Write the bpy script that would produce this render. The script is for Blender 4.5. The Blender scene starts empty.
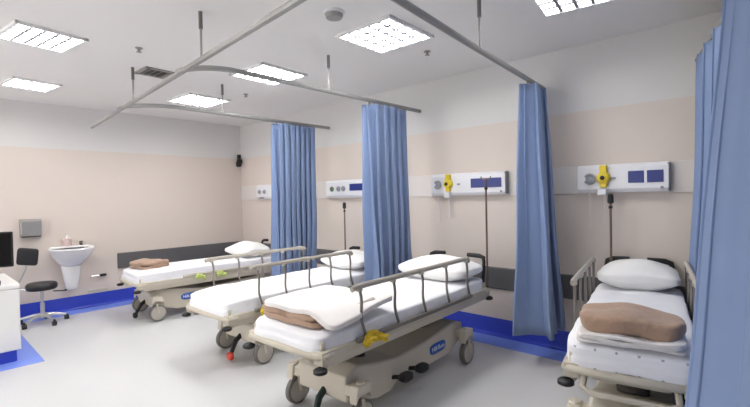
import bpy, bmesh, math, random
from mathutils import Vector, Matrix, noise
random.seed(7)
SC = bpy.context.scene
COL = SC.collection
PI = math.pi
R = math.radians

# ------------------------------------------------------------------ materials
def mat(name, col, rough=.6, metal=0.0, nscale=0, namt=.06, bump=0.0, bscale=60, spec=.5, emit=0, sheen=0, trans=0, detail=3):
    m = bpy.data.materials.new(name); m.use_nodes = True
    nt = m.node_tree; b = nt.nodes['Principled BSDF']
    c = (*col, 1)
    b.inputs['Base Color'].default_value = c
    b.inputs['Roughness'].default_value = rough
    b.inputs['Metallic'].default_value = metal
    b.inputs['Specular IOR Level'].default_value = spec
    if sheen: b.inputs['Sheen Weight'].default_value = sheen
    tc = nt.nodes.new('ShaderNodeTexCoord')
    if nscale:
        n = nt.nodes.new('ShaderNodeTexNoise'); n.inputs['Scale'].default_value = nscale; n.inputs['Detail'].default_value = detail
        nt.links.new(tc.outputs['Object'], n.inputs['Vector'])
        mx = nt.nodes.new('ShaderNodeMix'); mx.data_type = 'RGBA'
        mx.inputs['A'].default_value = tuple(max(0, v*(1-namt)) for v in col)+(1,)
        mx.inputs['B'].default_value = tuple(min(1, v*(1+namt)) for v in col)+(1,)
        nt.links.new(n.outputs['Fac'], mx.inputs['Factor'])
        nt.links.new(mx.outputs['Result'], b.inputs['Base Color'])
    if bump:
        n2 = nt.nodes.new('ShaderNodeTexNoise'); n2.inputs['Scale'].default_value = bscale; n2.inputs['Detail'].default_value = 4
        nt.links.new(tc.outputs['Object'], n2.inputs['Vector'])
        bp = nt.nodes.new('ShaderNodeBump'); bp.inputs['Strength'].default_value = bump; bp.inputs['Distance'].default_value = .02
        nt.links.new(n2.outputs['Fac'], bp.inputs['Height']); nt.links.new(bp.outputs['Normal'], b.inputs['Normal'])
    if emit:
        b.inputs['Emission Color'].default_value = c; b.inputs['Emission Strength'].default_value = emit
    if trans:
        tr = nt.nodes.new('ShaderNodeBsdfTranslucent'); tr.inputs['Color'].default_value = c
        ms = nt.nodes.new('ShaderNodeMixShader'); ms.inputs[0].default_value = trans
        nt.links.new(b.outputs[0], ms.inputs[1]); nt.links.new(tr.outputs[0], ms.inputs[2])
        nt.links.new(ms.outputs[0], nt.nodes['Material Output'].inputs['Surface'])
    return m

def s(r, g, b):
    f = lambda v: (v/255/12.92) if v/255 <= .04045 else ((v/255+.055)/1.055)**2.4
    return (f(r), f(g), f(b))

BEIGE_Z = 2.175
def wall_mat():
    m = mat('painted_wall', s(212,201,192), .62, nscale=1.5, namt=.012)
    nt = m.node_tree; b = nt.nodes['Principled BSDF']
    g = nt.nodes.new('ShaderNodeNewGeometry'); sx = nt.nodes.new('ShaderNodeSeparateXYZ')
    gt = nt.nodes.new('ShaderNodeMath'); gt.operation = 'GREATER_THAN'; gt.inputs[1].default_value = BEIGE_Z
    nt.links.new(g.outputs['Position'], sx.inputs[0]); nt.links.new(sx.outputs['Z'], gt.inputs[0])
    mx = nt.nodes.new('ShaderNodeMix'); mx.data_type = 'RGBA'
    old = b.inputs['Base Color'].links[0].from_socket
    nt.links.new(old, mx.inputs['A']); mx.inputs['B'].default_value = (*s(212,210,208), 1)
    nt.links.new(gt.outputs[0], mx.inputs['Factor']); nt.links.new(mx.outputs['Result'], b.inputs['Base Color'])
    return m

M = dict(
 wall=wall_mat(),
 ceiling=mat('ceiling_paint', s(228,226,224), .7, nscale=.8, namt=.012),
 floor=mat('vinyl_floor', s(200,200,202), .32, nscale=2.2, namt=.03, spec=.35),
 stripe=mat('wall_panel_white', s(216,210,206), .5, nscale=3, namt=.01),
 darkrail=mat('bumper_rail_grey', s(92,92,94), .6, nscale=12, namt=.05),
 blue=mat('blue_vinyl', s(50,70,188), .35, nscale=5, namt=.06),
 lightblue=mat('light_blue_vinyl', s(120,146,228), .35, nscale=5, namt=.05),
 sheet=mat('white_sheet', s(232,232,236), .85, nscale=9, namt=.02, bump=.35, bscale=7),
 pillow=mat('pillow_cotton', s(232,231,230), .9, nscale=14, namt=.02, bump=.4, bscale=9),
 brown=mat('brown_blanket', s(164,136,116), .95, nscale=60, namt=.12, bump=.5, bscale=24, sheen=.2),
 foldw=mat('folded_sheet', s(222,218,216), .9, nscale=30, namt=.04, bump=.5, bscale=14),
 frame=mat('beige_enamel', s(194,186,170), .42, nscale=6, namt=.03),
 hood=mat('beige_plastic', s(202,194,178), .45, nscale=4, namt=.03),
 post=mat('grey_metal_post', s(128,122,116), .38, metal=.45, nscale=20, namt=.05),
 rail=mat('rail_grey_plastic', s(176,169,158), .42, nscale=12, namt=.04),
 chrome=mat('brushed_steel', s(200,200,200), .3, metal=.9, nscale=30, namt=.05),
 black=mat('black_rubber', s(24,25,27), .5, nscale=25, namt=.1),
 deck=mat('dark_deck', s(84,80,76), .6, nscale=10, namt=.08),
 tyre=mat('caster_tyre', s(112,108,102), .55, nscale=30, namt=.06),
 hub=mat('caster_hub', s(176,171,163), .5, nscale=25, namt=.04),
 red=mat('red_pedal', s(206,70,50), .45, nscale=25, namt=.06),
 green=mat('dark_green_pedal', s(22,44,38), .4, nscale=25, namt=.06),
 yellow=mat('yellow_webbing', s(218,188,46), .75, nscale=70, namt=.1),
 lime=mat('pale_green_webbing', s(186,200,120), .75, nscale=70, namt=.1),
 badge=mat('badge_blue', s(46,92,178), .35, nscale=40, namt=.03),
 ink=mat('white_ink', s(240,240,244), .5, nscale=40, namt=.02),
 track=mat('aluminium_track', s(150,149,147), .38, metal=.35, nscale=30, namt=.04),
 darktip=mat('rod_sleeve_grey', s(112,110,108), .45, metal=.3, nscale=30, namt=.05),
 lampframe=mat('lamp_frame_white', s(226,226,226), .5, nscale=20, namt=.01),
 louvre=mat('louvre_white', s(140,140,146), .4, nscale=20, namt=.02),
 diffuser=mat('lamp_diffuser', (1, .99, .97), .5, emit=24.0, nscale=2, namt=.001),
 dimdiffuser=mat('dimmed_lamp_diffuser', (1, .985, .95), .5, emit=9.0, nscale=2, namt=.001),  # weaker emission, chosen to darken the right side of the ward
 ceramic=mat('white_ceramic', s(238,237,237), .14, nscale=5, namt=.01),
 steel=mat('dispenser_steel', s(180,178,175), .28, metal=.75, nscale=14, namt=.06),
 seat=mat('black_vinyl_seat', s(30,30,33), .45, nscale=30, namt=.1),
 cab=mat('white_laminate', s(226,225,224), .4, nscale=4, namt=.015),
 screen=mat('black_screen', s(12,13,15), .18, nscale=5, namt=.1),
 console=mat('console_white', s(224,224,228), .38, nscale=8, namt=.01),
 socket=mat('navy_socket', s(40,52,122), .35, nscale=25, namt=.05),
 yel=mat('yellow_plastic', s(226,200,48), .4, nscale=25, namt=.05),
 outgrey=mat('outlet_grey', s(142,144,150), .4, nscale=25, namt=.05),
 outgreen=mat('outlet_green', s(98,122,92), .4, nscale=25, namt=.05),
 tube=mat('pale_tube', s(214,208,204), .35, nscale=25, namt=.03),
 soap=mat('pink_soap', s(206,182,180), .35, nscale=25, namt=.03),
 ivbrown=mat('pole_brown_metal', s(112,92,84), .4, metal=.4, nscale=30, namt=.05),
 vent=mat('vent_grey', s(150,148,146), .5, nscale=20, namt=.04),
 ventdark=mat('vent_dark', s(72,70,68), .7, nscale=20, namt=.05),
 plate=mat('pale_plate', s(200,198,180), .5, nscale=20, namt=.03),
)

def dotted_sheet():
    m = mat('dotted_white_sheet', s(232,232,236), .85, nscale=9, namt=.02, bump=.35, bscale=7)
    nt = m.node_tree; b = nt.nodes['Principled BSDF']
    tc = nt.nodes.new('ShaderNodeTexCoord'); mp = nt.nodes.new('ShaderNodeMapping'); mp.inputs['Location'].default_value = (.043, .04, .036)
    mp.inputs['Scale'].default_value = (1/.092,)*3
    fr = nt.nodes.new('ShaderNodeVectorMath'); fr.operation = 'FRACTION'
    sb = nt.nodes.new('ShaderNodeVectorMath'); sb.operation = 'SUBTRACT'; sb.inputs[1].default_value = (.5, .5, .5)
    sep = nt.nodes.new('ShaderNodeSeparateXYZ')
    cx = nt.nodes.new('ShaderNodeCombineXYZ')
    ln = nt.nodes.new('ShaderNodeVectorMath'); ln.operation = 'LENGTH'
    lt = nt.nodes.new('ShaderNodeMath'); lt.operation = 'LESS_THAN'; lt.inputs[1].default_value = .07
    nt.links.new(tc.outputs['Object'], mp.inputs[0]); nt.links.new(mp.outputs[0], fr.inputs[0]); nt.links.new(fr.outputs[0], sb.inputs[0])
    nt.links.new(sb.outputs[0], sep.inputs[0]); nt.links.new(sep.outputs[0], cx.inputs[0]); nt.links.new(sep.outputs[2], cx.inputs[2])
    nt.links.new(cx.outputs[0], ln.inputs[0]); nt.links.new(ln.outputs['Value'], lt.inputs[0])
    # only on the end panel that faces the foot
    g = nt.nodes.new('ShaderNodeNewGeometry'); sn = nt.nodes.new('ShaderNodeSeparateXYZ'); nt.links.new(g.outputs['Normal'], sn.inputs[0])
    l2 = nt.nodes.new('ShaderNodeMath'); l2.operation = 'LESS_THAN'; l2.inputs[1].default_value = -.6
    nt.links.new(sn.outputs['Y'], l2.inputs[0])
    mu = nt.nodes.new('ShaderNodeMath'); mu.operation = 'MULTIPLY'
    nt.links.new(lt.outputs[0], mu.inputs[0]); nt.links.new(l2.outputs[0], mu.inputs[1])
    mx = nt.nodes.new('ShaderNodeMix'); mx.data_type = 'RGBA'
    nt.links.new(b.inputs['Base Color'].links[0].from_socket, mx.inputs['A']); mx.inputs['B'].default_value = (*s(168,168,182), 1)
    nt.links.new(mu.outputs[0], mx.inputs['Factor']); nt.links.new(mx.outputs['Result'], b.inputs['Base Color'])
    return m
M['dotsheet'] = dotted_sheet()

def curtain_mat(name, col):
    m = mat(name, col, .75, nscale=5, namt=.05, sheen=.1, trans=.07)
    return m
M['curtain'] = curtain_mat('blue_curtain_cloth', s(126,146,184))

# ------------------------------------------------------------------ mesh building
class MB:
    def __init__(self): self.bm = bmesh.new()
    def box(self, c, d, rz=0, rx=0, ry=0):
        r = bmesh.ops.create_cube(self.bm, size=1)['verts']
        mt = Matrix.Translation(c) @ Matrix.Rotation(rz,4,'Z') @ Matrix.Rotation(ry,4,'Y') @ Matrix.Rotation(rx,4,'X') @ Matrix.Diagonal((*d,1))
        bmesh.ops.transform(self.bm, matrix=mt, verts=r); return self
    def tube(self, pts, rad, n=10, caps=True, flat=1.0):
        pts = [Vector(p) for p in pts]; rings = []
        rads = rad if isinstance(rad, (list, tuple)) else [rad]*len(pts)
        prev = None
        for i, p in enumerate(pts):
            t = (pts[min(i+1, len(pts)-1)] - pts[max(i-1, 0)]).normalized()
            if prev is None:
                up = Vector((0,0,1)) if abs(t.z) < .95 else Vector((0,1,0))
                a = t.cross(up).normalized()
            else: a = (prev - t*prev.dot(t)).normalized()
            b = t.cross(a); prev = a
            rings.append([self.bm.verts.new(p + rads[i]*(a*math.cos(2*PI*k/n)*flat + b*math.sin(2*PI*k/n))) for k in range(n)])
        for A, B in zip(rings, rings[1:]):
            for k in range(n): self.bm.faces.new((A[k], A[(k+1)%n], B[(k+1)%n], B[k]))
        if caps:
            self.bm.faces.new(rings[0][::-1]); self.bm.faces.new(rings[-1])
        return self
    def lathe(self, prof, n=24, c=(0,0,0), axis='Z', sx=1, sy=1):
        rings = []
        for r, z in prof:
            ring = []
            for k in range(n):
                a = 2*PI*k/n; x, y = r*math.cos(a)*sx, r*math.sin(a)*sy
                v = Vector((x,y,z)) if axis == 'Z' else (Vector((z,x,y)) if axis == 'X' else Vector((x,z,y)))
                ring.append(self.bm.verts.new(Vector(c)+v))
            rings.append(ring)
        for A, B in zip(rings, rings[1:]):
            for k in range(n): self.bm.faces.new((A[k], A[(k+1)%n], B[(k+1)%n], B[k]))
        self.bm.faces.new(rings[0][::-1]); self.bm.faces.new(rings[-1]); return self
    def prism(self, poly, lo, hi, axis='X'):
        f = {'X': lambda p, t: (t, p[0], p[1]), 'Y': lambda p, t: (p[0], t, p[1]), 'Z': lambda p, t: (p[0], p[1], t)}[axis]
        A = [self.bm.verts.new(f(p, lo)) for p in poly]; B = [self.bm.verts.new(f(p, hi)) for p in poly]
        n = len(poly)
        for k in range(n): self.bm.faces.new((A[k], A[(k+1)%n], B[(k+1)%n], B[k]))
        self.bm.faces.new(A[::-1]); self.bm.faces.new(B); return self
    def ball(self, c, d, seg=20, rings=12):
        v = bmesh.ops.create_uvsphere(self.bm, u_segments=seg, v_segments=rings, radius=1)['verts']
        bmesh.ops.transform(self.bm, matrix=Matrix.Translation(c) @ Matrix.Diagonal((*d,1)), verts=v); return self
    def soft(self, c, d, nx=24, ny=32, nz=6, p=6.0, amp=0.0, fr=4.0, seed=0, sag=None, rz=0):
        """rounded, slightly crumpled slab: superellipse cross-sections"""
        n0 = len(self.bm.verts)
        v = bmesh.ops.create_cube(self.bm, size=2)['verts']
        es = list({e for x in v for e in x.link_edges})
        bmesh.ops.subdivide_edges(self.bm, edges=es, cuts=max(nx, ny)//2, use_grid_fill=True)
        self.bm.verts.ensure_lookup_table()
        vs = self.bm.verts[n0:]
        m = Matrix.Rotation(rz, 4, 'Z')
        for x in vs:
            q = x.co.copy(); l = max(abs(q.x), abs(q.y), abs(q.z)); 
            k = (abs(q.x)**p + abs(q.y)**p + abs(q.z)**p)**(1/p)
            q = q/k*l
            w = Vector((q.x*d[0]/2, q.y*d[1]/2, q.z*d[2]/2))
            if sag: w = sag(w, q)
            if amp:
                w += noise.noise_vector(w*fr + Vector((seed*3.1, seed*1.7, 0)))*amp
            x.co = m @ w + Vector(c)
        return self
    def build(self, name, m, parent=None, smooth=True, angle=40, bevel=0, seg=2, sub=0, kind=None, loc=None):
        bmesh.ops.recalc_face_normals(self.bm, faces=self.bm.faces[:])
        me = bpy.data.meshes.new(name); self.bm.to_mesh(me); self.bm.free()
        me.materials.append(M[m] if isinstance(m, str) else m)
        if smooth:
            me.polygons.foreach_set('use_smooth', [True]*len(me.polygons)); me.set_sharp_from_angle(angle=R(angle))
        o = bpy.data.objects.new(name, me); COL.objects.link(o)
        if parent: o.parent = parent
        if loc: o.location = loc
        if bevel:
            b = o.modifiers.new('edge', 'BEVEL'); b.width = bevel; b.segments = seg; b.limit_method = 'ANGLE'; b.angle_limit = R(35)
        if sub:
            sm = o.modifiers.new('soften', 'SUBSURF'); sm.levels = sub; sm.render_levels = sub
        if kind: o['kind'] = kind
        return o

def tag(o, label, cat, group=None):
    o['label'] = label; o['category'] = cat
    if group: o['group'] = group
    return o
def thing(name, label, cat, loc=(0,0,0), rz=0, group=None):
    o = bpy.data.objects.new(name, None); COL.objects.link(o)
    o.location = loc; o.rotation_euler = (0,0,rz); o.empty_display_size = .1
    return tag(o, label, cat, group)
def copy_thing(src, loc, rz, label):
    r = src.copy(); COL.objects.link(r); r.location = loc; r.rotation_euler = (0,0,rz); r['label'] = label
    for ch in src.children:
        c = ch.copy(); COL.objects.link(c); c.parent = r
        for g in ch.children:
            d = g.copy(); COL.objects.link(d); d.parent = c
    return r

# ------------------------------------------------------------------ the room
ROOM_X, ROOM_Y, CEIL = 8.6, -6.2, 2.76
T = .12
MB().box((ROOM_X/2, ROOM_Y/2, -.05), (ROOM_X+2*T, -ROOM_Y+2*T, .1)).build('floor', 'floor', smooth=False, kind='structure')
MB().box((ROOM_X/2, ROOM_Y/2, CEIL+.05), (ROOM_X+2*T, -ROOM_Y+2*T, .1)).build('ceiling', 'ceiling', smooth=False, kind='structure')
MB().box((-T/2, ROOM_Y/2, CEIL/2), (T, -ROOM_Y+2*T, CEIL)).build('wall_left', 'wall', smooth=False, kind='structure')
MB().box((ROOM_X/2, T/2, CEIL/2), (ROOM_X, T, CEIL)).build('wall_back', 'wall', smooth=False, kind='structure')
MB().box((ROOM_X+T/2, ROOM_Y/2, CEIL/2), (T, -ROOM_Y+2*T, CEIL)).build('wall_right', 'wall', smooth=False, kind='structure')
MB().box(((5.2+ROOM_X)/2, ROOM_Y-T/2, CEIL/2), (ROOM_X-5.2, T, CEIL)).build('wall_front_blocker', 'wall', smooth=False, kind='structure')  # unseen part wall: gap admits sky fill, the rest darkens the right side
# coved blue skirting: upstand with a small radius into a border strip on the floor
cove = [(0,0),(0,.185),(.004,.185),(.006,.03),(.014,.012),(.03,.004),(.03,0)]
MB().prism([(x, z) for x, z in cove], -6.2, 0, 'Y').build('baseboard_left', 'blue', smooth=False, kind='structure')
MB().prism([(-x, z) for x, z in cove], 0.0, ROOM_X, 'X').build('baseboard_back', 'blue', smooth=False, kind='structure')
MB().box((.155, ROOM_Y/2, .0015), (.25, -ROOM_Y, .003)).build('trim_1', 'lightblue', smooth=False, kind='structure')
MB().box((ROOM_X/2+.14, -.155, .0015), (ROOM_X-.28, .25, .003)).build('trim_2', 'lightblue', smooth=False, kind='structure')
# grey bumper rails and the white service strip
railp = [(0,.49),(.012,.49),(.022,.50),(.022,.70),(.012,.71),(0,.71)]
MB().prism(railp, -2.02, -.022, 'Y').build('trim_3', 'darkrail', smooth=False, kind='structure')
MB().prism([(-a, b) for a, b in railp], 0.0, ROOM_X, 'X').build('trim_4', 'darkrail', smooth=False, kind='structure')
MB().box((ROOM_X/2+.003, -.006, 1.566), (ROOM_X-.006, .012, .245)).build('trim_5', 'stripe', smooth=False, kind='structure', bevel=.003)

# ------------------------------------------------------------------ ceiling lamps
def lamp(loc, rz, label, first=None):
    if first: return copy_thing(first, loc, rz, label)
    t = thing('ceiling_light', label, 'light', loc, rz, 'square louvred ceiling lights')
    f = MB(); S_ = .57; w = .028
    for a in (0, PI/2, PI, 3*PI/2):
        c = Matrix.Rotation(a, 3, 'Z') @ Vector((0, S_/2-w/2, -.011)); f.box(c, (S_, w, .022), rz=a)
    f.build('frame', 'lampframe', t, smooth=False)
    MB().box((0,0,-.003), (S_-2*w, S_-2*w, .004)).build('diffuser', 'diffuser', t, smooth=False)
    g = MB(); n = 5; L = S_-2*w
    for i in range(1, n):
        x = -L/2 + L*i/n
        g.box((x, 0, -.012), (.024, L, .010))
    for i in range(1, 5):
        x = -L/2 + L*i/5
        g.box((0, x, -.012), (L, .026, .010))
    g.build('louvre', 'louvre', t, smooth=False)
    return t
l0 = lamp((4.686,-1.419,CEIL), R(1), 'square louvred ceiling light beside the smoke detector')
lamp((2.787,-3.318,CEIL), R(9), 'large bright ceiling light in the top left corner of the photo', l0).scale = (.82,.82,1)
lamp((1.058,-3.120,CEIL), R(8), 'small bright ceiling light lowest at the far left of the photo', l0).scale = (.76,.76,1)
lamp((1.518,-1.466,CEIL), R(4), 'ceiling light farthest into the corner, beyond the end cross rail', l0)
lamp((3.126,-1.475,CEIL), R(3), 'ceiling light crossed by the second cross rail', l0)
lf = lamp((6.077,-1.118,CEIL), R(8), 'ceiling light cut by the top edge, above the bay with the frontal bed', l0)
for c in lf.children:
    if c.name.startswith('diffuser'): c.data = c.data.copy(); c.data.materials[0] = M['dimdiffuser']
lamp((4.601,-3.487,CEIL), R(4), 'added ceiling light in the middle of the ward floor side, unseen beyond the top edge', l0)  # extra lamp added out of view to light the beds from the front

# vent, smoke detector, sprinklers
t = thing('ceiling_vent', 'small dark slatted air vent in the ceiling beside the main curtain rail', 'vent', (2.392,-2.331,CEIL), R(3))
f = MB()
for a in (0, PI/2, PI, 3*PI/2):
    f.box(Matrix.Rotation(a,3,'Z') @ Vector((0,.13,-.006)), (.30,.04,.012), rz=a)
f.build('frame', 'vent', t, smooth=False)
MB().box((0,0,-.002),(.23,.23,.003)).build('backing','ventdark',t,smooth=False)
f = MB()
for k in range(4): f.box((0,-.085+.057*k,-.01),(.23,.03,.004),rx=R(35))
f.build('slats','vent',t,smooth=False)
t = thing('smoke_detector', 'round white smoke detector on the ceiling', 'smoke detector', (4.724,-2.002,CEIL))
MB().lathe([(.075,0),(.075,-.012),(.07,-.018)],28).build('base','lampframe',t)
MB().lathe([(.062,-.018),(.062,-.026),(.055,-.045),(.03,-.052)],28).build('sensor_head','vent',t)
for (x, y, lb) in ((4.695,-0.846,'small sprinkler head on the ceiling right of the louvred light'), (3.032,-2.697,'small sprinkler head on the ceiling left of the air vent'), (2.186,-1.184,'small sprinkler head on the ceiling above the far curtain')):
    sp = MB().lathe([(.03,0),(.03,-.006),(.012,-.01),(.01,-.03),(.022,-.032),(.022,-.036)],16).build('ceiling_sprinkler','vent',loc=(x,y,CEIL))
    tag(sp, lb, 'sprinkler', 'ceiling sprinklers')

# ------------------------------------------------------------------ curtain track
TZ = 2.43
def main_y(x): return -2.42 - (x-.52)*.0672
trk = thing('curtain_track', 'suspended aluminium curtain track running across all the bed bays', 'curtain track', (0,0,0))
def railmesh(pts): return MB().tube([(p[0],p[1],TZ) for p in pts], .021, 8)
railmesh([(.52,main_y(.52)),(2.5,main_y(2.5)),(5,main_y(5)),(8.58,main_y(8.58))]).build('main_rail','track',trk)
def arc(x1, r, ang=0):
    y0 = main_y(x1); return [(x1-r+r*math.sin(a), y0+r-r*math.cos(a)) for a in [i*PI/2/8 for i in range(9)]]
X1, X2 = 2.42, 4.0
c1 = arc(X1,.45)+[(X1,-1.2),(X1,-.03)]
c2 = arc(X2,.32)+[(X2,-1.2),(X2,-.03)]
c3 = [(5.655,main_y(5.655)),(5.54,-1.5),(5.42,-.03)]
for c in (c1, c2, c3): railmesh(c).build('cross_rail','track',trk)
c4 = [(6.58,-.03),(6.73,-.65),(6.86,-1.2),(6.905,-1.9),(6.93,-2.3),(6.99,-2.6),(7.15,-2.78),(7.5,main_y(7.5))]
railmesh(c4).build('cross_rail','track',trk)
for x, y in ((2.42,main_y(2.42)),(4.08,main_y(4.08)),(6.4,main_y(6.4)),(2.42,-1.62),(4.06-.06,-1.42),(5.55,-1.45)):
    h = MB().tube([(x,y,TZ),(x,y,CEIL-.001)],.008,8).build('hanger_rod','track',trk)
    MB().tube([(x,y,CEIL-.12),(x,y,CEIL-.002)],.014,8).build('sleeve','darktip',h)

# ------------------------------------------------------------------ curtains
def resample(pts, n):
    P = [Vector((a,b,0)) for a, b in pts]; L = [0]
    for a, b in zip(P, P[1:]): L.append(L[-1]+(b-a).length)
    out = []
    for i in range(n):
        d = L[-1]*i/(n-1); k = 0
        while k < len(L)-2 and L[k+1] < d: k += 1
        f = (d-L[k])/max(1e-9, L[k+1]-L[k]); p = P[k].lerp(P[k+1], f); t = (P[k+1]-P[k]).normalized()
        out.append((p, Vector((-t.y, t.x, 0)), t))
    # smooth normals
    res = []
    for i in range(n):
        a, b = max(0,i-4), min(n-1,i+4)
        nn = sum((out[j][1] for j in range(a,b+1)), Vector()).normalized(); res.append((out[i][0], nn, out[i][2]))
    return res
def curtain(label, path, folds, amp, zb, shift, flare=1.25, nu=220, nv=24, seed=0, sharp=.6, spread=0.0, nglide=8):
    t = thing('hospital_curtain', label, 'curtain', (0,0,0), 0, 'blue bay curtains hanging from the ceiling track')
    mb = MB(); pr = resample(path, nu); mid = path[len(path)//2]
    rows = []
    rnd = random.Random(seed); ph = [rnd.uniform(-.8,.8) for _ in range(60)]; am = [rnd.uniform(.65,1.25) for _ in range(60)]
    c = sum((p[0] for p in pr), Vector())/nu
    for j in range(nv+1):
        v = j/nv; z = (TZ-.035)*(1-v) + zb*v; row = []
        for i, (p, nn, tt) in enumerate(pr):
            u = i/(nu-1); q = u*folds; k = int(q); w = q-k; w = w*w*(3-2*w)
            pha = ph[k]*(1-w)+ph[k+1]*w; A = am[k]*(1-w)+am[k+1]*w
            sn = math.sin(2*PI*q + pha*(.5+.8*v)); sn = math.copysign(abs(sn)**sharp, sn)
            a = amp*A*(1+(flare-1)*v)
            off = nn*(a*sn) + tt*(a*.55*math.sin(4*PI*q+pha+v))
            off += nn*.012*math.sin(9*v+u*5+seed)*v
            ks = min(1, max(.35, (-p.y-.9)/.9)) if len(path) > 3 else 1
            pos = p + off + Vector((shift[0],shift[1],0))*(v**1.2)*ks + (p-c)*spread*v
            row.append(mb.bm.verts.new((pos.x, min(pos.y,-.028), z + .006*math.sin(q*2*PI+1)*v)))
        rows.append(row)
    for A, B in zip(rows, rows[1:]):
        for i in range(nu-1): mb.bm.faces.new((A[i], A[i+1], B[i+1], B[i]))
    cl = mb.build('curtain_cloth','curtain',t,angle=180)
    so = cl.modifiers.new('cloth','SOLIDIFY'); so.thickness = .003
    for k in range(nglide):
        p = pr[int((k+.5)/nglide*(nu-1))][0]
        MB().box((p.x,p.y,TZ-.026),(.012,.012,.03)).build('glider','post',t,smooth=False)
    return t
curtain('gathered blue curtain nearest the far corner, beside the bed with the grey rail behind',
        [(X1,-.94),(X1,-.36)], 7, .08, .42, (-.03,.0), seed=1)
curtain('gathered blue curtain between the empty white bed and the bed with the badge',
        [(X2-.02,-.90),(X2,-.30)], 5.4, .08, .42, (.03,.0), seed=3)
curtain('blue curtain hanging alone over the blue skirting beside the frontal bed',
        [(5.46,-.50),(5.44,-.10)], 3.4, .06, .27, (.075,-.06), flare=2.2, seed=5, spread=.35)
curtain('big blue curtain closest to the camera along the right edge of the photo',
        [(6.58,-.14),(6.73,-.65),(6.86,-1.2),(6.905,-1.9),(6.93,-2.3),(6.99,-2.6),(7.15,-2.78),(7.5,main_y(7.5)+.0),(7.9,main_y(7.9))], 13, .042, .12, (-.18,0), flare=1.4, nu=420, seed=11, nglide=22, sharp=.8)

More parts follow.
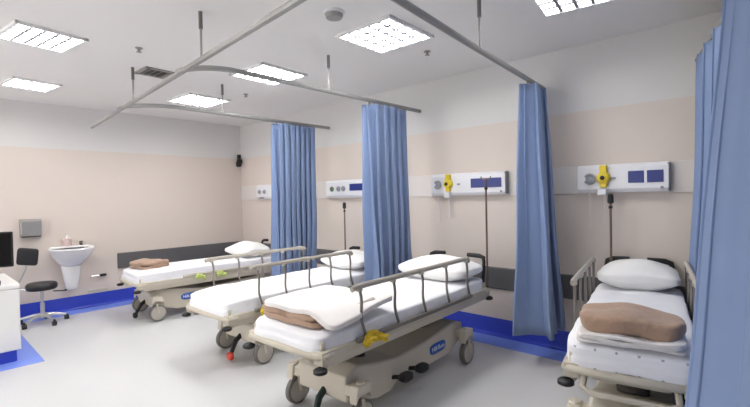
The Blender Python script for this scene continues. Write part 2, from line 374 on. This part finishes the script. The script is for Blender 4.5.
# ------------------------------------------------------------------ hospital trolley beds
def make_bed(label, pose, zf, zm, zr, hw, hl, wx, wy, sides, r0, r1, nposts=5, dots=False, pole=None, strap=None, pedal='red', low_bar=False, badge_y=.33):
    t = thing('hospital_bed', label, 'hospital bed', (pose[0],pose[1],0), pose[2], 'wheeled hospital beds')
    # mattress: crumpled white sheet over a soft slab, hanging a little over the foot
    mh = zm-zf-.012; mw = 2*(hw+.004); ml = 2*hl-.05
    def sag(w, q):
        e = max(0, -q.y-.80)/.20
        w.x *= 1 - .03*e*e
        if q.z < 0: w.y -= .012*e; w.z -= .014*e*(.75+.25*math.sin(5*q.x+zf*40))
        w.z -= .012*(abs(q.x)**6) + .012*e*e*(1+q.z)
        return w
    MB().soft((0,-.02,zm-mh/2),(mw,ml,mh),40,48,p=14,amp=.010,fr=5,seed=pose[0],sag=sag).build('mattress','dotsheet' if dots else 'sheet',t,angle=180)
    MB().box((0,0,zf-.012),(2*hw-.05,2*hl-.08,.022)).build('deck','deck',t,smooth=False)
    # side trays
    for sx in (-1,1):
        pl = [(hw-.045,zf-.085),(hw-.012,zf-.075),(hw+.008,zf-.02),(hw+.012,zf+.028),(hw-.004,zf+.036),(hw-.02,zf+.026),(hw-.03,zf-.03)]
        MB().prism([(sx*a,b) for a,b in pl], -hl+.05, hl-.03, 'Y').build('side_panel','frame',t,smooth=False,bevel=.006)
        e = 'raised' if sx in sides else None
        xr = sx*(hw+.026); ztop = zr if e else zf+.05
        ext = [(xr,r0-.035,ztop-.010),(xr,r0,ztop-.001),(xr,r0+.04,ztop),(xr,r1-.05,ztop),(xr,r1,ztop-.004),(xr-sx*.004,r1+.02,ztop-.03)]
        rail = MB().tube(ext,.018,10,flat=.8).build('side_rail','rail',t)
        if e:
            MB().box((xr,(r0+r1)/2+.03,zf+.03),(.03,r1-r0+.05,.03)).build('pivot_bar','post',rail,smooth=False,bevel=.006)
            for k in range(nposts):
                y = r0+.03+(r1-r0-.06)*k/(nposts-1); h = ztop-zf-.03
                pts = []
                for q in range(11):
                    v = q/10
                    pts.append((xr, y+.045*v*v*(3-2*v)+.013*math.sin(2*PI*v*1.2), ztop-.005-h*v))
                MB().tube(pts,[.014]+[.0095]*9+[.012],8).build('post','post',rail)
                MB().box((xr,y,ztop-.018),(.032,.034,.026)).build('post_clamp','rail',rail,smooth=False,bevel=.005)
    # foot and head bars with corner sockets, bumpers, pegs
    for sy, nm in ((-1,'foot_bar'),(1,'head_bar')):
        y = sy*hl
        MB().tube([(-hw,y-sy*.09,zf),(-hw,y-sy*.02,zf),(-hw+.025,y,zf),(0,y+sy*.012,zf),(hw-.025,y,zf),(hw,y-sy*.02,zf),(hw,y-sy*.09,zf)],.02,10).build(nm,'frame',t)
        for sx in (-1,1):
            c = MB().box((sx*(hw-.03),y-sy*.035,zf-.01),(.075,.07,.075)).tube([(sx*(hw-.03),y-sy*.035,zf),(sx*(hw-.03),y-sy*.035,zf+.075)],.014,10).build('corner_socket','frame',t,bevel=.01,seg=2)
            MB().lathe([(.03,0),(.04,.006),(.04,.022),(.03,.03)],18,(sx*(hw-.005),y+sy*.005,zf-.085)).build('bumper','black',t)
    if low_bar: MB().tube([(-hw+.09,-hl+.03,zf-.02),(-hw+.085,-hl-.03,zf-.07),(-hw+.12,-hl-.045,zf-.085),(hw-.12,-hl-.045,zf-.085),(hw-.085,-hl-.03,zf-.07),(hw-.09,-hl+.03,zf-.02)],.015,10).build('push_bar','frame',t)
    for sx in (-1,1):
        MB().tube([(sx*(hw-.05),hl-.02,zf+.02),(sx*(hw-.05),hl+.015,zm+.12),(sx*(hw-.06),hl+.03,zm+.165),(sx*(hw-.10),hl+.03,zm+.18),(sx*(hw-.22),hl+.02,zm+.185)],[.013,.015,.02,.021,.02],10).build('push_handle','black',t)
    # base: plastic hood, lifting columns, four casters
    prof = [(-wy-.05,.165),(-wy+.06,.145),(-wy+.26,.085),(-.28,.085),(-.17,.15),(-.02,.15),(.10,.115),(wy-.16,.115),(wy-.02,.17),(wy+.07,.20),(wy+.07,.33),(wy-.05,.37),(.2,.32),(-.2,.30),(-.45,.34),(-wy+.05,.38),(-wy-.06,.33)]
    hood = MB().prism(prof,-(wx-.075),wx-.075,'X').build('base_hood','hood',t,smooth=False,bevel=.018,seg=3)
    for sx in (1,):
        bd = MB().soft((0,0,0),(.012,.235,.085),12,12,p=3.2).build('badge','badge',t,loc=(sx*(wx-.07),badge_y,.225))
        cu = bpy.data.curves.new('lettering','FONT'); cu.body = 'Hill-Rom'; cu.size = .052; cu.align_x = 'CENTER'; cu.align_y = 'CENTER'; cu.extrude = .0006
        cu.materials.append(M['ink'])
        fo = bpy.data.objects.new('lettering_source',cu); COL.objects.link(fo); dg = bpy.context.evaluated_depsgraph_get()
        lm = bpy.data.meshes.new_from_object(fo.evaluated_get(dg)); bpy.data.objects.remove(fo)
        lt = bpy.data.objects.new('lettering',lm); COL.objects.link(lt); lt.parent = bd; lt.location = (.0062,0,0); lt.rotation_euler = (PI/2,0,PI/2)
    for y in (-.42,.42):
        MB().lathe([(.085,.26),(.085,.33),(.075,.34),(.083,.36),(.075,.38),(.083,.40),(.075,.42),(.07,zf-.02)],20,(0,y,0)).build('lift_column','deck',t)
    MB().box((0,0,zf-.055),(.34,1.5,.05)).build('under_frame','frame',t,smooth=False,bevel=.01)
    for sx in (-1,1):
        for sy in (-1,1):
            x, y = sx*wx, sy*wy
            c = MB().box((x-sx*.06,y,.255),(.06,.11,.07)).prism([(y-.075,.19),(y-.05,.235),(y+.05,.235),(y+.075,.19),(y+.06,.30),(y-.06,.30)],x-.034,x+.034,'X').tube([(x,y,.27),(x,y,.31)],.03,12).build('caster','hood',t,bevel=.008)
            w = MB().lathe([(.05,-.024),(.09,-.024),(.10,-.014),(.10,.014),(.09,.024),(.05,.024)],28,(x,y,.10),'X').build('wheel','tyre',c)
            for q in (-1,1):
                MB().lathe([(.012,q*.031),(.05,q*.030),(.082,q*.0245),(.082,q*.02)],28,(x,y,.10),'X').build('wheel_disc','hub',c)
            MB().tube([(x-.036,y,.10),(x-.036,y-.02,.22)],.011,8).tube([(x+.036,y,.10),(x+.036,y-.02,.22)],.011,8).build('fork','frame',c)
    # pedals
    bp = MB().tube([(.02,-wy-.02,.22),(.03,-wy-.10,.17),(.05,-wy-.15,.10),(.055,-wy-.165,.07)],[.022,.024,.02,.016],10).build('brake_pedal','green' if pedal=='green' else 'black',t)
    MB().soft((.058,-wy-.175,.055),(.075,.05,.07),10,10,p=3).build('pedal_pad','red' if pedal=='red' else 'black',bp)
    for y, q in ((-.26,.0),(-.06,.02)):
        MB().tube([(wx-.10,y,.17),(wx-.03,y,.19),(wx+.0,y+.03,.19)],[.016,.016,.018],8).soft((wx+.01,y+.04,.19),(.08,.12,.06),10,10,p=3).build('side_pedal','black',t)
    if pole:
        px, h, k_ = pole
        ip = MB().tube([(px,hl-.02,zf),(px,hl-.02,h)],.009,8).build('iv_pole','ivbrown',t)
        MB().tube([(px,hl-.02,h-.10),(px,hl-.02,h-.08)],.015,10).build('pole_collar','black',ip)
        if k_ == 'knob': MB().tube([(px,hl-.02,h-.06),(px,hl-.02,h-.05),(px,hl-.02,h+.01),(px,hl-.02,h+.02)],[.014,.024,.022,.012],10).build('pole_knob','black',ip)
        else: MB().tube([(px-.05,hl-.02,h+.02),(px-.035,hl-.02,h-.004),(px,hl-.02,h-.002),(px+.035,hl-.02,h-.004),(px+.05,hl-.02,h+.02)],.006,8).build('pole_hook','ivbrown',ip)
    for (sx, y, mtl, sc_, seed) in strap or ():
        mb = MB(); rnd = random.Random(seed)
        for k in range(4):
            pts = []
            for q in range(9):
                v = q/8
                pts.append((sx*(hw+.05+.014*math.sin(5*v+k)), y+(v-.5)*.20*sc_+rnd.uniform(-.01,.01), zf-.005+.03*math.sin(PI*v)*sc_+.018*math.sin(7*v+k*2)+.008*k-.05*max(0,v-.7)))
            mb.tube(pts,.011,6,flat=1.6)
        mb.build('strap',mtl,t)
    return t

BEDS = {
 1: dict(pose=(1.20,-1.242,-.049), zf=.46, zm=.615, zr=.60, hw=.362, hl=1.0, wx=.335, wy=.78, sides=(), r0=-.45, r1=.6, badge_y=-.36),
 2: dict(pose=(3.331,-1.292,.023), zf=.473, zm=.63, zr=.879, hw=.36, hl=1.04, wx=.32, wy=.676, sides=(-1,1), r0=-.80, r1=.38),
 3: dict(pose=(4.762,-1.52,.042), zf=.572, zm=.70, zr=.925, hw=.346, hl=1.04, wx=.305, wy=.68, sides=(1,), r0=-.78, r1=.60),
 4: dict(pose=(6.335,-.94,.17), zf=.575, zm=.72, zr=.925, hw=.28, hl=.86, wx=.27, wy=.62, sides=(-1,1), r0=-.36, r1=.70, low_bar=True),
}
b1 = make_bed('wheeled bed farthest left, standing before the grey wall rail', pole=None, strap=((1,-.28,'lime',.6,4),(1,.0,'lime',.6,5)), pedal='black', **BEDS[1])
b2 = make_bed('wheeled bed with bare white sheet and both side rails raised, red foot pedal', pole=(-.345,1.37,'knob'), strap=((1,-.66,'yellow',.9,2),), pedal='red', **BEDS[2])
b3 = make_bed('wheeled bed with one raised rail and a sheet folded over brown blanket at its foot', pole=(.345,1.60,'hook'), strap=((1,-.64,'yellow',.95,3),), pedal='green', **BEDS[3])
b4 = make_bed('wheeled bed seen end-on beside the big curtain, sheet with dotted end panel', pole=(-.19,1.42,'knob'), dots=True, pedal='black', nposts=5, **BEDS[4])
# grey lever lying on the sheet of the third bed
MB().tube([(.27,-.80,.742),(.285,-.72,.775),(.30,-.62,.79),(.31,-.55,.795)],[.010,.012,.016,.022],10).build('lever','rail',b3)

def on_bed(k, x, y, z):
    p = BEDS[k]['pose']; c, sn = math.cos(p[2]), math.sin(p[2])
    return (p[0]+c*x-sn*y, p[1]+sn*x+c*y, z)

def pillow(k, y, d, label, seed, rz=0, lift=0):
    def sag(w, q):
        e = max(abs(q.x), abs(q.y)); ex = abs(q.x)**2.2; ey = abs(q.y)**2.2
        w.z *= max(.22, (1-.66*ex)*(1-.60*ey))
        w.x *= 1-.06*(1-abs(q.y))*0 + .05*abs(q.y)*abs(q.x); w.y *= 1+.05*abs(q.x)
        return w
    zm = BEDS[k]['zm']
    m = MB().soft((0,0,d[2]*.40),d,30,30,p=5.5,amp=.014,fr=6,seed=seed,sag=sag)
    o = m.build('pillow','pillow',angle=180); o.location = on_bed(k,0,y,zm-.006+lift); o.rotation_euler = (0,0,BEDS[k]['pose'][2]+rz)
    return tag(o,label,'pillow','white pillows')
pillow(1,.60,(.66,.46,.24),'white pillow on the bed in the far corner',1)
pillow(2,.76,(.66,.44,.23),'white pillow on the empty bed between two blue curtains',2)
pillow(3,.76,(.68,.46,.24),'white pillow on the bed with the thin pole at its head',3)
pillow(4,.66,(.51,.40,.245),'white pillow on the bed seen end-on',4)

def fold(name, mtl, k, x, y, z0, d, layers, label, cat, seed, rz=0, group=None, sagz=0.0, p=11.0, amp=.012, droop=0.0):
    mb = MB(); h = d[2]/layers
    for i in range(layers):
        j = random.Random(seed*10+i)
        def sag(w, q):
            w.z += sagz*math.cos(q.x*PI*1.5)*.5 - droop*max(0,q.x-.25)**1.5*max(0,.3-q.y)
            return w
        mb.soft((j.uniform(-.012,.012), j.uniform(-.012,.012), h*(i+.5)),(d[0]*(1-.015*i), d[1]*(1-.015*i), h*1.12),24,24,p=p,amp=amp,fr=7,seed=seed+i,sag=sag)
    o = mb.build(name,mtl,angle=180); o.location = on_bed(k,x,y,z0); o.rotation_euler = (0,0,BEDS[k]['pose'][2]+rz)
    return tag(o,label,cat,group)
fold('folded_blanket','brown',1,-.06,-.74,.613,(.40,.36,.085),2,'small folded brown blanket on the far left bed','blanket',1,rz=.25,group='folded brown blankets',amp=.026,p=6)
fold('folded_blanket','brown',3,-.03,-.80,.698,(.54,.38,.07),2,'brown blanket sandwiched under a white sheet at the foot of a bed','blanket',2,group='folded brown blankets')
fold('folded_sheet','foldw',3,.04,-.68,.766,(.66,.60,.035),1,'white folded sheet lying over a brown blanket','sheet',3,rz=.03,group='folded white sheets',droop=.09)
fold('folded_sheet','foldw',4,.0,-.66,.718,(.46,.40,.05),3,'white folded sheets under a thick brown blanket on the end-on bed','sheet',4,group='folded white sheets')
fold('folded_blanket','brown',4,.0,-.66,.764,(.45,.34,.085),1,'thick rolled brown blanket on top of white folded sheets','blanket',5,group='folded brown blankets',sagz=.025,p=5,amp=.02)

# ------------------------------------------------------------------ bedhead service consoles
def console(x0, x1, label, kind):
    zc, h, dp = 1.57, .235, .075; L = x1-x0
    t = thing('bedhead_console', label, 'wall console', (x0,-.0125,zc), 0, 'white bedhead service consoles')
    MB().prism([(0,-h/2),(-dp*.75,-h/2),(-dp,-h/2+.03),(-dp,h/2-.03),(-dp*.75,h/2),(0,h/2)],0,L,'X').build('housing','console',t,smooth=False,bevel=.006)
    MB().box((L-.004,-dp/2-.002,0),(.012,dp*.9,h*.92)).build('end_cap','outgrey',t,smooth=False,bevel=.004)
    f = -dp
    if kind in ('c','d'):
        sx, w, gap, ux, yx, ox = (.50,.168,.004,.10,.235,.355) if kind == 'c' else (.393,.11,.022,.105,.215,.285)
        for k in range(2):
            MB().box((sx+w/2+k*(w+gap),f-.004,.005),(w,.008,.095)).build('socket_plate','socket',t,smooth=False,bevel=.003)
        MB().lathe([(.012,0),(.012,-.004)],16,(L-.045,f-.001,-.085),'Y').build('maker_mark','outgrey',t)
        # hook outlet, yellow flow head, spare port
        MB().tube([(ux+.038*math.cos(a),f-.025,.0+.038*math.sin(a)) for a in [R(-150+30*i) for i in range(11)]],.011,8).lathe([(.03,0),(.03,-.02),(.02,-.026)],18,(ux,f,0),'Y').build('suction_outlet','outgrey',t)
        y = MB().lathe([(.052,0),(.052,-.03),(.04,-.05),(.02,-.055)],24,(yx,f,.005),'Y').box((yx,f-.02,.06),(.055,.04,.10)).box((yx,f-.02,-.045),(.05,.035,.06)).build('flow_meter','yel',t,bevel=.006)
        MB().lathe([(.018,0),(.018,-.012),(.01,-.016)],16,(yx,f-.053,.005),'Y').build('gauge_knob','black',y)
        MB().box((yx-.01,f-.025,-.115),(.07,.04,.05)).build('flow_nozzle','console',t,smooth=False,bevel=.008)
        MB().box((ox,f-.006,.0),(.035,.012,.018)).build('port','outgrey',t,smooth=False,bevel=.003)
        for (hx, ln) in ((ux,.30),(yx,.26)):
            MB().tube([(hx,f-.02,-.11),(hx+.003,f-.012,-.2),(hx-.004,f-.002,-.11-ln)],.006,8).build('hose','tube',t)
    else:
        n = [(.13,'outgreen'),(.265,'outgrey'),(.36,'outgrey')] if kind == 'b' else [(.10,'outgrey'),(.245,'outgrey')]
        for x, c in n:
            MB().lathe([(.036,0),(.036,-.012),(.022,-.016),(.02,-.03),(.01,-.032)],18,(x,f,.0),'Y').build('gas_outlet',c,t)
        if kind == 'b':
            p = MB().box((.63,f-.004,.015),(.30,.008,.09)).build('socket_plate','socket',t,smooth=False,bevel=.003)
        else:
            MB().box((.19,f-.02,-.10),(.09,.03,.03)).build('outlet_tray','outgrey',t,smooth=False,bevel=.004)
    return t
console(.62,1.45,'white wall console half hidden behind the far corner curtain','a')
console(2.39,3.30,'white wall console with three gas outlets behind the empty bed','b')
console(4.18,5.06,'white wall console with yellow flow head, left of the lone curtain','c')
console(5.73,6.40,'white wall console with yellow flow head above the end-on bed','d')

# wall speaker in the far corner
t = thing('wall_speaker','small black speaker mounted in the far corner of the room','speaker',(.03,-.045,2.13))
MB().box((0,0,0),(.06,.08,.07)).build('bracket','black',t,smooth=False,bevel=.006)
MB().lathe([(.03,-.10),(.045,-.085),(.045,-.02),(.03,0)],16,(.02,-.03,.0)).build('cone_housing','black',t)
MB().box((.02,-.02,.075),(.05,.05,.08)).build('mount','black',t,smooth=False,bevel=.006)

# ------------------------------------------------------------------ sink corner
t = thing('wash_basin','white ceramic wash basin with half pedestal on the left wall','sink',(0,-2.60,.855))
mb = MB()
def bowl_ring(sx, d, z, n=36):
    out = []
    for k in range(n):
        a = 2*PI*k/n; y = sx*math.cos(a); x = d*math.sin(a)
        x = (x+d*.55) if x > -d*.55 else 0.0
        y = math.copysign(abs(y/sx)**.8*sx, y)
        out.append(mb.bm.verts.new((x, y, z)))
    return out
rings = [bowl_ring(.10,.13,-.24),bowl_ring(.15,.17,-.19),bowl_ring(.215,.235,-.10),bowl_ring(.245,.275,-.02),bowl_ring(.252,.285,.0),bowl_ring(.245,.28,.012),bowl_ring(.215,.245,.004),bowl_ring(.19,.215,-.06),bowl_ring(.10,.13,-.11)]
for A, B in zip(rings, rings[1:]):
    for k in range(36): mb.bm.faces.new((A[k],A[(k+1)%36],B[(k+1)%36],B[k]))
mb.bm.faces.new(rings[0]); mb.bm.faces.new(rings[-1])
mb.build('basin','ceramic',t,angle=60)
MB().box((.045,0,.012),(.09,.44,.028)).build('back_ledge','ceramic',t,bevel=.012)
mb = MB()
mb.lathe([(.055,-.55),(.07,-.535),(.075,-.48),(.095,-.38),(.115,-.24),(.12,-.19)],24,(.09,0,0),sx=.95,sy=1).build('half_pedestal','ceramic',t)
MB().tube([(.06,.13,.02),(.06,.13,.05),(.085,.115,.062),(.12,.10,.055)],[.016,.014,.012,.011],10).lathe([(.02,.06),(.022,.075),(.012,.08)],14,(.06,.13,0)).build('tap','deck',t)
t = thing('soap_bottle','small pump soap bottle standing on the back of the wash basin','bottle',(.055,-2.635,.882))
MB().lathe([(.042,0),(.046,.01),(.046,.085),(.03,.10),(.016,.105)],18).build('bottle_body','soap',t)
MB().tube([(0,0,.10),(0,0,.145),(.01,0,.15),(.045,0,.146)],[.012,.009,.011,.008],10).build('pump_head','ceramic',t)
t = thing('mounted_towel_dispenser','brushed steel paper towel dispenser on the wall above the stool','dispenser',(.0,-3.01,1.045))
MB().prism([(0,0),(.11,0),(.12,.03),(.12,.19),(.09,.215),(0,.215)],-.105,.105,'Y').build('housing','steel',t,smooth=False,bevel=.006)
MB().box((.065,0,-.006),(.10,.19,.016)).build('towel_slot','ventdark',t,smooth=False)
t = thing('wall_valve','small black handled pipe stub on the left wall beside the wash basin','valve',(0,-2.235,.43))
MB().tube([(0.001,-.12,0),(.03,-.12,0),(.03,0,0)],.009,8).build('pipe','chrome',t)
MB().soft((.03,.02,0),(.035,.085,.035),8,8,p=4).build('handle','black',t)
tag(MB().box((0,0,0),(.01,.24,.035)).build('socket_strip','plate',loc=(.006,-2.27,.225),bevel=.003),'pale strip fixed low on the wall above the blue skirting','wall strip')

# stool
t = thing('wheeled_stool','black round wheeled stool with small square backrest and chrome base','stool',(.47,-2.985,0))
MB().lathe([(.02,.41),(.14,.415),(.155,.43),(.16,.455),(.155,.48),(.14,.495),(.02,.498)],32).build('seat','seat',t)
MB().tube([(0,0,.09),(0,0,.25)],.026,14).tube([(0,0,.25),(0,0,.405)],.016,12).build('gas_column','chrome',t)
mb = MB()
for k in range(5):
    a = 2*PI*k/5+.3; mb.tube([(0,0,.105),(.10*math.cos(a),.10*math.sin(a),.10),(.235*math.cos(a),.235*math.sin(a),.068)],[.026,.02,.014],10)
mb.lathe([(.04,.075),(.045,.09),(.04,.125),(.026,.13)],16).build('star_base','chrome',t)
for k in range(5):
    a = 2*PI*k/5+.3; x, y = .24*math.cos(a), .24*math.sin(a)
    MB().lathe([(.012,-.022),(.026,-.022),(.028,-.016),(.028,.016),(.026,.022),(.012,.022)],16,(x,y,.029),'Y').tube([(x,y,.03),(x,y,.075)],.012,8).build('caster','black',t)
MB().tube([(-.05,-.12,.41),(-.14,-.19,.43),(-.16,-.20,.50),(-.13,-.13,.68),(-.12,-.115,.79)],.013,8).build('back_bar','chrome',t)
MB().soft((0,0,0),(.03,.21,.21),16,16,p=8).build('backrest','seat',t,loc=(-.10,-.11,.815)).rotation_euler = (R(-8),R(8),R(-25))
MB().tube([(.05,.10,.385),(.07,.20,.375),(.075,.235,.38)],[.007,.007,.012],8).build('height_lever','black',t)

# cabinet with counter at the left edge, monitor and keyboard
CX, CY = 1.85, -3.38
t = thing('counter_cabinet','white laminate counter cabinet with blue plinth at the left edge','cabinet',(CX,CY,0))
MB().box((-.45,-1.35,.395),(.90,2.70,.57)).build('body','cab',t,smooth=False,bevel=.004)
MB().box((-.47,-1.37,.055),(.88,2.68,.11)).build('plinth','blue',t,smooth=False)
MB().box((-.445,-1.35,.70),(.92,2.71,.04)).build('worktop','cab',t,smooth=False,bevel=.008)
for k in range(3):
    d = MB().box((.008,-.44-.88*k,.395),(.016,.86,.55)).build('door','cab',t,smooth=False,bevel=.003)
    MB().tube([(.016,-.80-.88*k,.56),(.04,-.80-.88*k,.56),(.04,-.80-.88*k,.68),(.016,-.80-.88*k,.68)],.006,8).build('handle','chrome',d)
MB().prism([(CX-.02,-6.1),(CX+.18,-6.1),(CX+.18,CY+.14),(.285,CY+.14),(.285,CY-.04),(CX-.02,CY-.04)],0,.003,'Z').build('trim_6','lightblue',smooth=False,kind='structure')
t = thing('computer_monitor','black computer monitor standing on the white counter','monitor',(CX-.35,CY-.22,.72),R(-12))
MB().box((0,0,.30),(.035,.46,.34)).build('casing','black',t,smooth=False,bevel=.008)
MB().box((.0185,0,.30),(.003,.43,.31)).build('screen','screen',t,smooth=False)
MB().tube([(-.01,0,.01),(-.025,0,.10),(-.02,0,.22)],[.03,.028,.026],10).build('stand','black',t)
MB().lathe([(.11,0),(.11,.01),(.05,.018)],24).build('foot','black',t)
t = thing('keyboard','black keyboard lying on the white counter before the monitor','keyboard',(CX-.10,CY-.34,.72),R(-8))
MB().prism([(-.075,0),(.075,0),(.07,.014),(-.075,.03)],-.22,.22,'Y').build('casing','black',t,smooth=False,bevel=.004)
kb = MB()
for i in range(5):
    for j in range(14): kb.box((-.055+.027*i,-.195+.03*j,.030-.0035*i),(.021,.024,.008))
kb.build('keys','seat',t,smooth=False)

# ------------------------------------------------------------------ camera and render look
cam = bpy.data.cameras.new('camera'); co = bpy.data.objects.new('camera', cam); COL.objects.link(co)
yaw, pit, rol = -.743022004, -.0168129103, -.0204773348
fw = Vector((math.sin(yaw)*math.cos(pit), math.cos(yaw)*math.cos(pit), math.sin(pit)))
r_ = Vector((math.cos(yaw), -math.sin(yaw), 0)); u_ = r_.cross(fw)
r2 = r_*math.cos(rol)+u_*math.sin(rol); u2 = -r_*math.sin(rol)+u_*math.cos(rol)
mw = Matrix((r2, u2, -fw)).transposed().to_4x4(); mw.translation = (6.97251346, -4.06483100, 1.46)
co.matrix_world = mw
cam.sensor_fit = 'HORIZONTAL'; cam.sensor_width = 36; cam.lens = 36*430/750; cam.clip_start = .05
SC.camera = co
w = bpy.data.worlds.new('world'); w.use_nodes = True; SC.world = w
w.node_tree.nodes['Background'].inputs[0].default_value = (1,.985,.965,1); w.node_tree.nodes['Background'].inputs[1].default_value = 1.3
SC.view_settings.view_transform = 'Standard'; SC.view_settings.look = 'None'; SC.view_settings.gamma = 1; SC.view_settings.use_curve_mapping = False
SC.view_settings.exposure = .97
SC.cycles.use_denoising = True
SC.cycles.max_bounces = 10; SC.cycles.diffuse_bounces = 6
